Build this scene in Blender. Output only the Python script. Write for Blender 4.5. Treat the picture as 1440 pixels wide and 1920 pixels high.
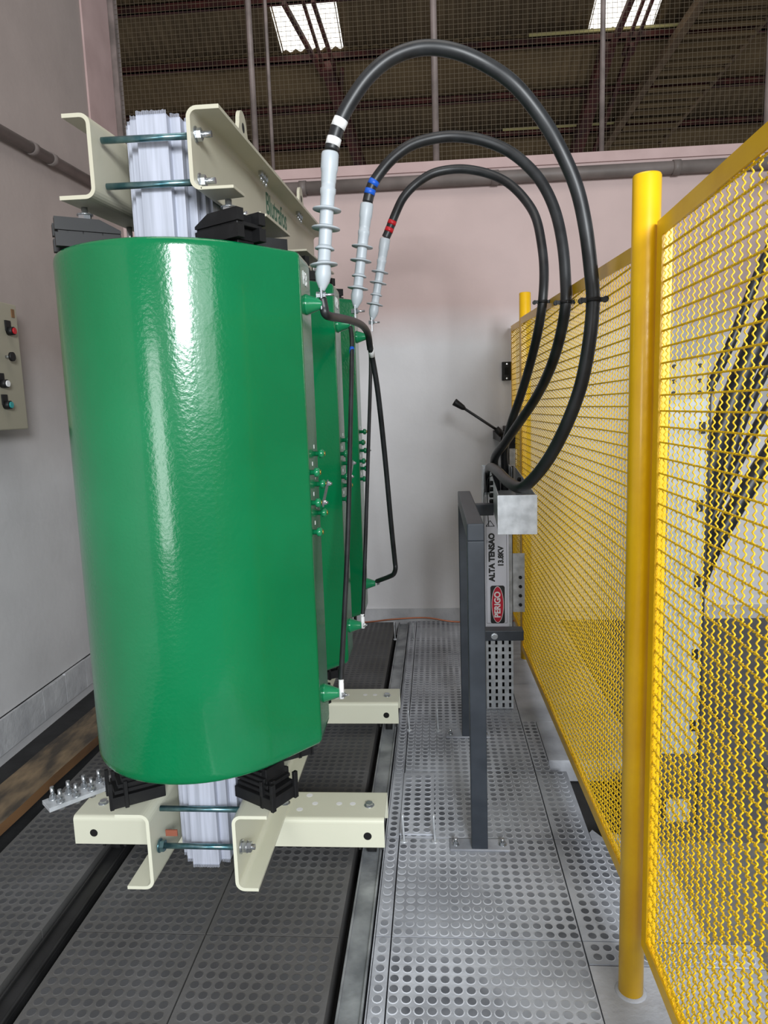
import bpy, bmesh, math, random
from mathutils import Vector, Matrix, Euler
random.seed(7)
PI = math.pi
sc = bpy.context.scene
for o in list(bpy.data.objects): bpy.data.objects.remove(o)
COL = sc.collection

# ---------------------------------------------------------------- camera
F = 1330.0
def _n(v): v = Vector(v); v.normalize(); return v
_d = _n((94, 197, F)); _u = _d.cross(_n((1094, 229.4, F))); _u.normalize()
if _u.y < 0: _u = -_u
_x = _u.cross(_d)
if _x.x < 0: _x = -_x
RM = Matrix((_x, _d, _u))                      # world rows in camera axes (right, up, forward)
CAMP = Vector((0, 0, 1.6))
right = RM @ Vector((1, 0, 0)); up = RM @ Vector((0, 1, 0)); fwd = RM @ Vector((0, 0, 1))
cam = bpy.data.cameras.new('camera'); co = bpy.data.objects.new('camera', cam); COL.objects.link(co)
m3 = Matrix((right, up, -fwd)).transposed()
co.matrix_world = Matrix.Translation(CAMP) @ m3.to_4x4()
cam.sensor_fit = 'HORIZONTAL'; cam.sensor_width = 36; cam.lens = F / 1440 * 36
cam.clip_start = 0.02; cam.clip_end = 100
sc.camera = co
# ---------------------------------------------------------------- world, lights, exposure
w = bpy.data.worlds.new('world'); sc.world = w; w.use_nodes = True
bg = w.node_tree.nodes['Background']; bg.inputs[0].default_value = (0.93, 0.95, 1.0, 1); bg.inputs[1].default_value = 0.18
def area(name, loc, target, sx, sy, power, color):
    l = bpy.data.lights.new(name, 'AREA'); l.shape = 'RECTANGLE'; l.size = sx; l.size_y = sy; l.energy = power; l.color = color
    o = bpy.data.objects.new(name, l); COL.objects.link(o); o.location = loc
    o.rotation_euler = (Vector(target) - Vector(loc)).to_track_quat('-Z', 'Y').to_euler(); return o
area('window_light', (1.15, -3.2, 2.85), (-0.1, 3.5, 0.9), 1.3, 1.1, 285, (0.93, 0.97, 1.0))
area('second_window_light', (3.3, -2.9, 2.6), (-0.4, 2.6, 1.2), 2.2, 1.9, 55, (0.93, 0.97, 1.0))
area('left_fill_light', (-1.5, -2.6, 1.3), (-1.2, 3.0, 0.9), 0.9, 1.8, 34, (0.95, 0.98, 1.0))  # unseen fill lamp, added for the coil's left band and the left wall
area('fence_back_light', (4.4, 4.6, 2.6), (0.2, 2.6, 1.0), 1.2, 1.6, 16, (1.0, 0.96, 0.88))  # unseen lamp added to light the far side of the fence
area('roof_window_light', (-0.2, 1.8, 5.4), (-0.2, 2.6, 0), 2.5, 2.0, 30, (1.0, 0.93, 0.86))
sc.view_settings.view_transform = 'Standard'; sc.view_settings.look = 'None'
sc.view_settings.gamma = 1; sc.view_settings.use_curve_mapping = False
sc.view_settings.exposure = 0.35

# ---------------------------------------------------------------- materials
def lin(c):
    return tuple(((v / 255) / 12.92 if v / 255 <= .04045 else ((v / 255 + .055) / 1.055) ** 2.4) for v in c) + (1,)
def mat(name, rgb, rough=.5, metal=0, rgb2=None, scale=8, lo=.35, hi=.65, bump=0, bscale=60, coat=0, stretch=None, spec=.5, detail=4):
    m = bpy.data.materials.new(name); m.use_nodes = True; nt = m.node_tree; b = nt.nodes['Principled BSDF']
    b.inputs['Base Color'].default_value = lin(rgb); b.inputs['Roughness'].default_value = rough
    b.inputs['Metallic'].default_value = metal; b.inputs['Specular IOR Level'].default_value = spec
    if coat: b.inputs['Coat Weight'].default_value = coat; b.inputs['Coat Roughness'].default_value = .08
    tc = nt.nodes.new('ShaderNodeTexCoord')
    src = tc.outputs['Object']
    if stretch:
        mp = nt.nodes.new('ShaderNodeMapping'); mp.inputs['Scale'].default_value = stretch
        nt.links.new(src, mp.inputs[0]); src = mp.outputs[0]
    if rgb2:
        n = nt.nodes.new('ShaderNodeTexNoise'); n.inputs['Scale'].default_value = scale; n.inputs['Detail'].default_value = detail
        r = nt.nodes.new('ShaderNodeValToRGB'); r.color_ramp.elements[0].position = lo; r.color_ramp.elements[1].position = hi
        r.color_ramp.elements[0].color = lin(rgb); r.color_ramp.elements[1].color = lin(rgb2)
        nt.links.new(src, n.inputs['Vector']); nt.links.new(n.outputs['Fac'], r.inputs[0]); nt.links.new(r.outputs[0], b.inputs['Base Color'])
    if bump:
        n = nt.nodes.new('ShaderNodeTexNoise'); n.inputs['Scale'].default_value = bscale; n.inputs['Detail'].default_value = 3
        bp = nt.nodes.new('ShaderNodeBump'); bp.inputs['Strength'].default_value = bump; bp.inputs['Distance'].default_value = .01
        nt.links.new(src, n.inputs['Vector']); nt.links.new(n.outputs['Fac'], bp.inputs['Height']); nt.links.new(bp.outputs[0], b.inputs['Normal'])
    return m
def wall_mat(name, low, high, z0, z1, dirt):
    m = mat(name, low, .75, bump=.12, bscale=25); nt = m.node_tree; b = nt.nodes['Principled BSDF']
    g = nt.nodes.new('ShaderNodeNewGeometry'); s = nt.nodes.new('ShaderNodeSeparateXYZ'); nt.links.new(g.outputs['Position'], s.inputs[0])
    n = nt.nodes.new('ShaderNodeTexNoise'); n.inputs['Scale'].default_value = 1.6; n.inputs['Detail'].default_value = 6; nt.links.new(g.outputs['Position'], n.inputs['Vector'])
    a = nt.nodes.new('ShaderNodeMath'); a.operation = 'MULTIPLY_ADD'; a.inputs[1].default_value = .22
    nt.links.new(n.outputs['Fac'], a.inputs[0]); nt.links.new(s.outputs['Z'], a.inputs[2])
    mr = nt.nodes.new('ShaderNodeMapRange'); mr.inputs[1].default_value = z0; mr.inputs[2].default_value = z1; nt.links.new(a.outputs[0], mr.inputs[0])
    mx = nt.nodes.new('ShaderNodeMixRGB'); mx.inputs[1].default_value = lin(low); mx.inputs[2].default_value = lin(high); nt.links.new(mr.outputs[0], mx.inputs[0])
    n2 = nt.nodes.new('ShaderNodeTexNoise'); n2.inputs['Scale'].default_value = 3.5; n2.inputs['Detail'].default_value = 8; nt.links.new(g.outputs['Position'], n2.inputs['Vector'])
    r = nt.nodes.new('ShaderNodeValToRGB'); r.color_ramp.elements[0].position = .3; r.color_ramp.elements[1].position = .62
    r.color_ramp.elements[0].color = (dirt, dirt, dirt, 1); r.color_ramp.elements[1].color = (1, 1, 1, 1); nt.links.new(n2.outputs['Fac'], r.inputs[0])
    m2 = nt.nodes.new('ShaderNodeMixRGB'); m2.blend_type = 'MULTIPLY'; m2.inputs[0].default_value = 1
    nt.links.new(mx.outputs[0], m2.inputs[1]); nt.links.new(r.outputs[0], m2.inputs[2]); nt.links.new(m2.outputs[0], b.inputs['Base Color'])
    return m
M = {}
M['wall'] = wall_mat('wall_paint_with_light', (216, 215, 217), (202, 180, 176), 2.12, 2.42, .93)  # warm light above and daylight below are painted into the wall colour
M['wall2'] = wall_mat('side_wall_paint_with_light', (208, 207, 209), (166, 154, 149), 1.35, 2.1, .92)  # brighter lit foot and dimmer top of the wall, put into its colour
M['pink'] = mat('pink_paint', (196, 170, 167), .7, rgb2=(184, 158, 155), scale=5)
M['mortar'] = mat('grey_mortar', (172, 173, 177), .85, rgb2=(196, 197, 200), scale=6, bump=.3, bscale=30)
M['green'] = mat('green_resin', (0, 106, 61), .2, rgb2=(0, 114, 67), scale=3, bump=.09, bscale=90, coat=.35)
M['green2'] = mat('green_cast_resin', (20, 122, 78), .22, coat=.4)
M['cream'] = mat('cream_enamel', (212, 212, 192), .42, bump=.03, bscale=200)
M['creamtop'] = mat('cream_enamel_less_lit', (188, 184, 164), .45, bump=.03, bscale=200)  # same cream enamel, darkened in colour for the less lit upper channels
M['core'] = mat('core_steel', (164, 168, 180), .5, .2, rgb2=(190, 194, 208), scale=7, lo=.35, hi=.65, stretch=(10, 10, .4))
M['zinc'] = mat('zinc_rod', (120, 150, 155), .28, .85, rgb2=(70, 115, 125), scale=30)
M['bolt'] = mat('bolt_steel', (190, 194, 198), .25, .9)
M['blackp'] = mat('black_moulding', (22, 22, 23), .5, rgb2=(36, 36, 37), scale=20, lo=.5, hi=.9, spec=.3)
M['cable'] = mat('cable_rubber', (24, 25, 27), .42, rgb2=(40, 42, 44), scale=14)
M['sil'] = mat('silicone_grey', (182, 190, 196), .4)
M['white'] = mat('white_tape', (232, 232, 232), .5); M['blue'] = mat('blue_tape', (20, 90, 200), .45); M['red'] = mat('red_tape', (190, 22, 34), .45)
M['brass'] = mat('brass', (190, 160, 70), .3, .9)
M['hole'] = mat('dark_void', (6, 6, 7), .9)
M['yellow'] = mat('yellow_enamel', (238, 188, 0), .34, rgb2=(228, 176, 0), scale=9, coat=.12)
M['wire'] = mat('yellow_wire', (238, 192, 14), .35)
M['stand'] = mat('charcoal_steel', (44, 50, 58), .42, rgb2=(54, 60, 68), scale=12)
M['galv'] = mat('galvanised_sheet', (176, 180, 184), .34, .35, rgb2=(208, 212, 216), scale=26, lo=.35, hi=.68)
M['rail'] = mat('worn_rail_steel', (120, 124, 128), .45, .35, rgb2=(165, 169, 172), scale=9, bump=.15)
M['raildark'] = mat('oily_rail_steel', (32, 32, 33), .55, .3, rgb2=(46, 46, 47), scale=9)
M['rubber_dark'] = mat('dark_rubber', (84, 83, 82), .8, rgb2=(106, 106, 108), scale=2.4, lo=.48, hi=.78, bump=.1)
M['disc_dark'] = mat('dark_rubber_stud', (58, 58, 60), .75, rgb2=(76, 77, 80), scale=3)
M['rubber_dusty'] = mat('dusty_rubber', (132, 135, 142), .88, rgb2=(188, 192, 200), scale=2.6, lo=.36, hi=.62, bump=.15, detail=6)
M['disc_dusty'] = mat('dusty_rubber_stud', (82, 85, 92), .85, rgb2=(154, 158, 166), scale=3.2, lo=.36, hi=.6, detail=6)
M['concrete'] = mat('concrete', (140, 142, 147), .8, rgb2=(186, 188, 194), scale=3, bump=.2, detail=7)
M['conc_dull'] = mat('dirty_concrete', (100, 98, 95), .85, rgb2=(124, 122, 118), scale=3, bump=.2)
M['galv_dull'] = mat('dull_galvanised', (146, 150, 150), .5, .2, rgb2=(168, 172, 172), scale=20)
M['trench'] = mat('trench_dirt', (26, 26, 27), .9, rgb2=(44, 44, 45), scale=5, bump=.4, bscale=18)
M['wood'] = mat('old_wood', (132, 112, 86), .8, rgb2=(62, 55, 47), scale=5, lo=.36, hi=.62, stretch=(2.4, .9, 2.4), bump=.4, bscale=16, detail=8)
M['wood_edge'] = mat('wood_cut_edge', (124, 90, 58), .8, rgb2=(92, 66, 44), scale=9, stretch=(1, .4, 1))
M['roof'] = mat('fibre_cement_roof', (122, 102, 72), .9, rgb2=(102, 84, 58), scale=1.3)
M['purlin'] = mat('rust_red_steel', (84, 30, 22), .7, rgb2=(54, 24, 20), scale=4)
M['tube'] = mat('grey_steel_tube', (142, 128, 124), .5, rgb2=(110, 100, 96), scale=7)
M['pipe'] = mat('old_grey_conduit', (124, 114, 110), .55, rgb2=(98, 90, 86), scale=4)
M['mesh'] = mat('screen_wire', (96, 84, 66), .6, .2)
M['box'] = mat('beige_box', (160, 154, 136), .5)
M['copper'] = mat('copper', (190, 120, 90), .35, .8)
M['ring'] = mat('dust_ring', (166, 169, 176), .9, rgb2=(200, 204, 212), scale=4)
M['beam_brown'] = mat('brown_beam', (112, 90, 66), .8, rgb2=(84, 66, 48), scale=3); M['lamp_tube'] = mat('pale_tube', (190, 180, 120), .5)
M['txt'] = mat('sign_black', (20, 20, 20), .5); M['signw'] = mat('sign_white', (215, 215, 224), .35); M['signr'] = mat('sign_red', (190, 24, 50), .35)
M['brand'] = mat('green_print', (34, 92, 70), .5)
M['teal'] = mat('teal_plastic', (40, 150, 150), .4)
M['rust'] = mat('rust_paper', (140, 80, 60), .8)
sk = bpy.data.materials.new('skylight_sheet'); sk.use_nodes = True
_b = sk.node_tree.nodes['Principled BSDF']; _b.inputs['Base Color'].default_value = (.8, .8, .78, 1)
_b.inputs['Emission Color'].default_value = (1, .97, .9, 1); _b.inputs['Emission Strength'].default_value = 1.1; M['sky'] = sk

# ---------------------------------------------------------------- mesh helpers
class MB:
    def __init__(s): s.v = []; s.f = []; s.mi = []; s.sm = []
    def add(s, vs, fs, mi=0, smooth=False):
        k = len(s.v); s.v += [tuple(p) for p in vs]
        for f in fs: s.f.append([i + k for i in f]); s.mi.append(mi); s.sm.append(smooth)
        return s
    def box(s, a, b, mi=0, M4=None):
        x0, y0, z0 = a; x1, y1, z1 = b
        vs = [Vector(p) for p in ((x0,y0,z0),(x1,y0,z0),(x1,y1,z0),(x0,y1,z0),(x0,y0,z1),(x1,y0,z1),(x1,y1,z1),(x0,y1,z1))]
        if M4: vs = [M4 @ p for p in vs]
        return s.add(vs, [(3,2,1,0),(4,5,6,7),(0,1,5,4),(1,2,6,5),(2,3,7,6),(3,0,4,7)], mi)
    def lathe(s, p0, p1, prof, n=20, mi=0, smooth=True, tilt=None):
        """prof: list of (t along axis in metres, radius)"""
        p0 = Vector(p0); ax = (Vector(p1) - p0).normalized()
        a = ax.orthogonal().normalized(); b = ax.cross(a)
        vs = []; fs = []
        for t, r in prof:
            for k in range(n):
                an = 2 * PI * k / n; vs.append(p0 + ax * t + (a * math.cos(an) + b * math.sin(an)) * max(r, 1e-5))
        for i in range(len(prof) - 1):
            for k in range(n):
                k2 = (k + 1) % n; fs.append((i*n+k, i*n+k2, (i+1)*n+k2, (i+1)*n+k))
        s.add(vs, fs, mi, smooth)
        m = len(s.v) - len(vs)
        s.f.append([m + k for k in range(n)][::-1]); s.mi.append(mi); s.sm.append(False)
        m2 = m + (len(prof) - 1) * n
        s.f.append([m2 + k for k in range(n)]); s.mi.append(mi); s.sm.append(False)
        return s
    def cyl(s, p0, p1, r, n=16, mi=0, r2=None, smooth=True):
        L = (Vector(p1) - Vector(p0)).length
        return s.lathe(p0, p1, [(0, r), (L, r if r2 is None else r2)], n, mi, smooth)
    def hexa(s, p0, p1, r, mi=0): return s.cyl(p0, p1, r, 6, mi, smooth=False)
    def tube(s, pts, r, n=10, mi=0, sub=1, cap=True, flat=None):
        pts = [Vector(p) for p in pts]
        if sub > 1: pts = catmull(pts, sub)
        rs = r if isinstance(r, list) else [r] * len(pts)
        up_ = None; vs = []; fs = []
        for i, p in enumerate(pts):
            t = (pts[min(i+1, len(pts)-1)] - pts[max(i-1, 0)]).normalized()
            if up_ is None: up_ = t.orthogonal().normalized()
            up_ = (up_ - t * up_.dot(t)).normalized(); sd = t.cross(up_)
            for k in range(n):
                an = 2 * PI * k / n; vs.append(p + (up_ * math.cos(an) + sd * math.sin(an)) * rs[i])
        for i in range(len(pts) - 1):
            for k in range(n):
                k2 = (k + 1) % n; fs.append((i*n+k, i*n+k2, (i+1)*n+k2, (i+1)*n+k))
        s.add(vs, fs, mi, True)
        if cap:
            m = len(s.v) - len(vs); m2 = m + (len(pts)-1)*n
            s.f += [[m+k for k in range(n)][::-1], [m2+k for k in range(n)]]; s.mi += [mi]*2; s.sm += [False]*2
        return s
    def prism(s, poly, a0, a1, axis='z', mi=0, smooth=False, cap=True):
        """poly of 2D points extruded along axis from a0 to a1; axis x: (y,z), y: (x,z), z: (x,y)"""
        def P(q, a): return {'x': (a, q[0], q[1]), 'y': (q[0], a, q[1]), 'z': (q[0], q[1], a)}[axis]
        n = len(poly); vs = [P(q, a0) for q in poly] + [P(q, a1) for q in poly]
        s.add(vs, [(i, (i+1) % n, n+(i+1) % n, n+i) for i in range(n)], mi, smooth)
        if cap: s.add(vs, [tuple(range(n))[::-1], tuple(range(n, 2*n))], mi)
        return s
    def mesh(s, name, mats, off=Vector((0, 0, 0)), fix=True):
        me = bpy.data.meshes.new(name)
        me.from_pydata([(x-off[0], y-off[1], z-off[2]) for x, y, z in s.v], [], s.f)
        for m in mats: me.materials.append(M[m])
        me.polygons.foreach_set('material_index', s.mi); me.polygons.foreach_set('use_smooth', s.sm)
        if fix:
            b = bmesh.new(); b.from_mesh(me); bmesh.ops.recalc_face_normals(b, faces=b.faces); b.to_mesh(me); b.free()
        me.update(); return me
    def build(s, name, mats, parent=None, fix=True, bevel=0, seg=2):
        if isinstance(mats, str): mats = [mats]
        off = wloc(parent) if parent else Vector((0, 0, 0))
        o = bpy.data.objects.new(name, s.mesh(name, mats, off, fix)); COL.objects.link(o)
        if parent: o.parent = parent
        if bevel:
            b = o.modifiers.new('bevel', 'BEVEL'); b.width = bevel; b.segments = seg; b.limit_method = 'ANGLE'; b.angle_limit = .6
        return o
def wloc(o):
    v = Vector(o.location)
    while o.parent: o = o.parent; v += Vector(o.location)
    return v
def catmull(p, sub):
    out = []
    for i in range(len(p) - 1):
        a = p[max(i-1, 0)]; b = p[i]; c = p[i+1]; d = p[min(i+2, len(p)-1)]
        for k in range(sub):
            t = k / sub
            out.append(.5 * ((2*b) + (c-a)*t + (2*a-5*b+4*c-d)*t*t + (3*b-a-3*c+d)*t**3))
    out.append(p[-1]); return out
def tag(o, label, cat, group=None, kind=None):
    o['label'] = label; o['category'] = cat
    if group: o['group'] = group
    if kind: o['kind'] = kind
    return o
def thing(name, loc, label, cat, group=None):
    o = bpy.data.objects.new(name, None); COL.objects.link(o); o.location = loc; o.empty_display_size = .05
    return tag(o, label, cat, group)
def struct(o, label=None, cat=None):
    o['kind'] = 'structure'
    if label: o['label'] = label
    if cat: o['category'] = cat
    return o
def text(body, name, m, parent, size, origin, xdir, ydir, depth=.0008, bold=0, cx=False, xs=1):
    cu = bpy.data.curves.new(name, 'FONT'); cu.body = body; cu.size = size; cu.extrude = depth; cu.offset = bold
    if cx: cu.align_x = 'CENTER'; cu.align_y = 'CENTER'
    t = bpy.data.objects.new(name, cu); COL.objects.link(t)
    dg = bpy.context.evaluated_depsgraph_get(); me = bpy.data.meshes.new_from_object(t.evaluated_get(dg))
    bpy.data.objects.remove(t)
    X = Vector(xdir).normalized(); Y = Vector(ydir).normalized(); Z = X.cross(Y)
    off = wloc(parent) if parent else Vector((0, 0, 0))
    T = Matrix.Translation(Vector(origin) - off) @ Matrix((X*xs, Y, Z)).transposed().to_4x4()
    me.transform(T); me.materials.clear(); me.materials.append(M[m])
    o = bpy.data.objects.new(name, me); COL.objects.link(o)
    if parent: o.parent = parent
    return o
def hexbolt(parent, p, d, r=.011, h=.008, name='bolt', m='bolt', washer=True, shank=0):
    p = Vector(p); d = Vector(d).normalized(); b = MB()
    q = p
    if washer: b.cyl(q, q + d*.002, r*1.35, 18); q = q + d*.002
    b.hexa(q, q + d*h, r)
    if shank: b.cyl(q + d*h, q + d*(h+shank), r*.55, 12)
    return b.build(name, m, parent)

# ================================================================ THE SETTING
WX = -2.2; WY = 5.2
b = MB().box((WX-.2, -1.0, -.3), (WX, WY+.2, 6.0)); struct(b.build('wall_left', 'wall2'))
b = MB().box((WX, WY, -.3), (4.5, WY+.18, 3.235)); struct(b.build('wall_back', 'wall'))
o = MB().box((WX-.0, 4.8, 3.0), (WX+.012, WY, 6.0)); struct(o.build('trim_1', 'pink'))
o = MB().box((WX, WY-.02, 3.205), (4.5, WY+.18, 3.27)); struct(o.build('trim_2', 'pink'))
# mortar skirting at the wall feet, slightly uneven
b = MB(); ys = [-.5 + i*.24 for i in range(25)]
for i in range(len(ys)-1):
    z = .125 + random.uniform(-.006, .006)
    b.box((WX, ys[i], -.05), (WX+.016+random.uniform(0, .004), ys[i+1], z))
struct(b.build('baseboard_left', 'mortar'))
b = MB().box((WX, WY-.014, -.05), (4.5, WY, .1)); struct(b.build('baseboard_back', 'mortar'))

# floor: sunken base slab carrying the tiles
MB().box((WX+.0005, -.4, .126), (WX+.0035, WY, .1315)).build('trim_3', 'hole')['kind'] = 'structure'
fl = struct(MB().box((WX, -.6, -.16), (4.5, WY, -.11)).build('floor', 'trench'))
PIT = .0357
def tile(x0, x1, y0, y1, top, kind, studs=True, h=.1):
    g = .0022
    b = MB().box((x0+g, y0+g, top-h), (x1-g, y1-g, top), 0)
    if studs:
        nx = int((x1-x0)/PIT+.001); ny = int((y1-y0)/PIT+.001); r = .0128
        if nx < 1: nx = 1
        ox = (x1-x0-nx*PIT)/2 + PIT/2; oy = (y1-y0-ny*PIT)/2 + PIT/2
        if x1-x0 < PIT: r = (x1-x0)*.35
        for i in range(nx):
            for j in range(ny):
                cx = x0+ox+i*PIT; cy = y0+oy+j*PIT; n = 12; vs = []
                for rr, zz in ((r*1.2, top+.0002), (r*.98, top+.0011)):
                    for k in range(n): vs.append((cx+rr*math.cos(2*PI*k/n), cy+rr*math.sin(2*PI*k/n), zz))
                b.add(vs, [(k, (k+1) % n, n+(k+1) % n, n+k) for k in range(n)], 2)
                b.add(vs[n:], [tuple(range(n))], 1)
    mats = {'dark': ['rubber_dark', 'disc_dark', 'rubber_dark'], 'dull': ['conc_dull']*3, 'dusty': ['rubber_dusty', 'disc_dusty', 'ring'], 'conc': ['concrete']*3}[kind]
    return b.build('floor_tile' if studs else 'floor_slab', mats, fl, fix=False)
rowsy = [-.05, .45, .95, 1.45, 1.95, 2.455, 2.955, 3.455, 3.955, 4.455, WY-.014]
for i in range(len(rowsy)-1):
    y0, y1 = rowsy[i], rowsy[i+1]
    for x0, x1 in ((-1.165, -.745), (-.745, -.325)):
        tile(x0, x1, y0, y1, -.002, 'dark')
    tile(-1.66, -1.275, y0, y1, -.002, 'dark')
    for x0, x1 in ((-.215, -.165), (-.165, .407)):
        tile(x0, x1, y0, y1, .004, 'dusty')
    if y1 <= 1.96:
        if y0 < 1.9 and y0 > 1.4:
            tile(.407, .9, y0, 1.86, .001, 'conc', False); tile(.407, .9, 1.86, y1, .004, 'dusty')
        else:
            tile(.407, .9, y0, y1, .001, 'conc', False)
    elif y1 < 2.5: tile(.407, .62, y0, y1, .004, 'dusty')
    elif y1 < 3: tile(.407, .545, y0, y1, .004, 'dusty')
    elif y1 < 3.5: tile(.407, .48, y0, y1, .004, 'dusty'); tile(.48, .9, y0+.1, y1, .001, 'conc', False)
    else: tile(.407, .9, y0, y1, .001, 'conc', False)
    if not 1.96 < y1 < 3: tile(.9, 1.4, y0, y1, .001, 'dark' if y0 > 2.4 else 'dull', False)
    else:
        tile(.78, 1.4, y0, y1, .001, 'dark' if y0 > 2.4 else 'dull', False)
    tile(1.4, 2.4, y0, y1, .001, 'dark' if y0 > 2.4 else 'dull', False); tile(2.4, 4.5, y0, y1, .001, 'dark', False)
tile(.62, .78, 1.96, 2.5, .001, 'conc', False)
# ragged broken corner of the mat beside the hole
b = MB(); pts = [(.545, 2.455), (.60, 2.44), (.655, 2.455), (.69, 2.48), (.63, 2.50), (.585, 2.475), (.56, 2.52), (.545, 2.50)]
b.prism(pts, -.01, .0035); b.build('torn_mat_edge', 'rubber_dusty', fl)
# smooth dark border slabs beside the left-hand rail and a lifted inset tile
MB().box((-.215, -.05, -.11), (-.2185, WY-.02, .006)).build('slab_edge', 'rubber_dusty', fl)
MB().box((-.165, 2.47, .004), (-.035, 2.92, .011)).build('inset_plate', ['rubber_dusty'], fl)
b = MB()
for i in range(3):
    for j in range(12):
        cx = -.165+.022+i*PIT*1.15; cy = 2.49+j*PIT; n = 12; vs = []
        for rr, zz in ((.0146, .011), (.0128, .0132)):
            for k in range(n): vs.append((cx+rr*math.cos(2*PI*k/n), cy+rr*math.sin(2*PI*k/n), zz))
        b.add(vs, [(k, (k+1) % n, n+(k+1) % n, n+k) for k in range(n)], 1); b.add(vs[n:], [tuple(range(n))], 0)
o = b.build('inset_studs', ['disc_dusty', 'ring'], fl, fix=False); o['kind'] = 'stuff'

# rails
def rail(name, xc, wdt, m, label):
    b = MB(); h = wdt/2; z = -.012
    b.box((xc-h, -.04, -.11), (xc+h, WY-.03, z)); b.box((xc-h, -.04, z), (xc-h+.007, WY-.03, z+.012)); b.box((xc+h-.007, -.04, z), (xc+h, WY-.03, z+.012))
    return tag(b.build(name, m, bevel=.002), label, 'rail')
rail('floor_rail', -.262, .072, 'rail', 'worn bright steel floor rail under the right ends of the cream cross beams')
rail('floor_rail', -1.222, .06, 'raildark', 'dark oily floor rail in a black slot under the left ends of the cross beams')

# roof beyond the screen: corrugated sheets falling away from the wall
def roofz(y): return 12.6 - .35*y
pitch = .1767
ceil_o = bpy.data.objects.new('ceiling', None); COL.objects.link(ceil_o); struct(ceil_o)
def sheet(x0, y0, y1, dz, sky):
    w_ = 1.06; n = 36; vs = []; fs = []
    for i in range(n+1):
        xx = x0 + (w_+.05)*i/n; a = .026*math.cos(2*PI*xx/pitch)
        vs += [(xx, y0, roofz(y0)+a+dz), (xx, y1, roofz(y1)+a+dz)]
    for i in range(n): fs.append((2*i, 2*i+2, 2*i+3, 2*i+1))
    o = MB().add(vs, fs, 0, True).build('skylight_sheet' if sky else 'roof_sheet', 'sky' if sky else 'roof', ceil_o, fix=False)
    so = o.modifiers.new('s', 'SOLIDIFY'); so.thickness = .012
for j, (y0, y1) in enumerate(((10.2, 13.42), (13.3, 15.62), (15.5, 17.6))):
    for k in range(-6, 9):
        sheet(-2.55 + k*1.06, y0, y1, .03*j, j == 0 and k in (0, 5))
for y in (11.2, 12.35, 13.46, 14.58, 15.55, 16.5):
    z = roofz(y) - .05
    b = MB(); b.box((-9, y-.035, z-.13), (11, y+.0, z)); b.box((-9, y-.035, z-.13), (11, y+.06, z-.115)); b.box((-9, y-.035, z-.012), (11, y+.06, z))
    b.build('purlin', 'purlin', ceil_o)
def bar(p, q, w_, m, name, parent, h=None):
    p = Vector(p); q = Vector(q); d = (q-p).normalized(); sx = d.cross(Vector((0, 0, 1))).normalized(); sz = sx.cross(d)
    T = Matrix((sx, d, sz)).transposed().to_4x4(); T.translation = p
    h = h or w_
    return MB().box((-w_/2, 0, -h/2), (w_/2, (q-p).length, h/2), 0, T).build(name, m, parent)
def rz(x, y, dz): return (x, y, roofz(y)-dz)
for p, q, w_, m in ((rz(-2.25, 12.2, .3), rz(-1.85, 13.6, .3), .07, 'purlin'), (rz(-1.95, 12.2, .25), rz(-1.8, 13.6, .3), .05, 'purlin'),
                    (rz(-1.78, 12.2, .3), rz(-1.62, 13.5, .3), .06, 'purlin'), (rz(-1.75, 13.4, .3), rz(-1.3, 16.9, .4), .2, 'purlin'),
                    (rz(-1.5, 13.5, .3), rz(-1.9, 15.6, .4), .07, 'purlin'),
                    (rz(3.3, 12.2, .3), rz(3.15, 13.6, .3), .09, 'purlin'), (rz(3.5, 12.2, .25), rz(3.4, 13.6, .3), .05, 'purlin'),
                    (rz(3.62, 12.2, .3), rz(3.55, 13.6, .3), .05, 'purlin'), (rz(3.1, 13.4, .3), rz(3.0, 16.9, .4), .22, 'purlin'),
                    (rz(3.5, 13.4, .3), rz(3.35, 16.9, .4), .08, 'purlin'),
                    (rz(4.55, 12.0, .3), rz(3.35, 16.8, .3), .14, 'roofbeam'), (rz(5.9, 12.0, .3), rz(4.35, 17.0, .3), .07, 'roofbeam')):
    bar(p, q, w_, m if m != 'roofbeam' else 'beam_brown', 'roof_brace', ceil_o)
for k in range(26):
    y = 12.2 + k*.18; t = (y-12)/4.9
    bar(rz(4.55-1.2*t+.08, y, .34), rz(5.9-1.55*t, y, .34), .03, 'roof', 'louvre_slat', ceil_o, .07)
bar((1.75, 13.3, 7.82), (4.4, 13.3, 7.82), .04, 'lamp_tube', 'conduit_or_lamp_tube', ceil_o)  # unlit fluorescent tube strip under the roof
bar((1.5, 15.4, 7.08), (3.7, 15.4, 7.08), .04, 'lamp_tube', 'conduit_or_lamp_tube', ceil_o)  # second unlit fluorescent strip, further back

# wire screen with its tubes in the wall opening
t = thing('wire_screen', (0, WY, 3.27), 'fine square wire screen filling the opening above the back wall', 'screen')
b = MB(); x = WX+.03
while x < 4.4:
    b.box((x-.0009, WY+.05, 3.27), (x+.0009, WY+.0522, 5.6)); x += .031
z = 3.29
while z < 5.6:
    b.box((WX, WY+.0522, z-.0009), (4.4, WY+.0544, z+.0009)); z += .031
b.build('wire_grid', 'mesh', t, fix=False)['kind'] = 'stuff'
for x, r in ((-1.207, .02), (-1.09, .012), (.052, .022), (1.172, .017), (2.25, .02)):
    MB().cyl((x, WY+.02, 3.27), (x, WY+.02, 5.6), r, 14).build('screen_tube', 'tube', t)
MB().box((WX, WY+.03, 3.27), (WX+.04, WY+.07, 5.6)).build('frame_bar', 'tube', t)

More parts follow.
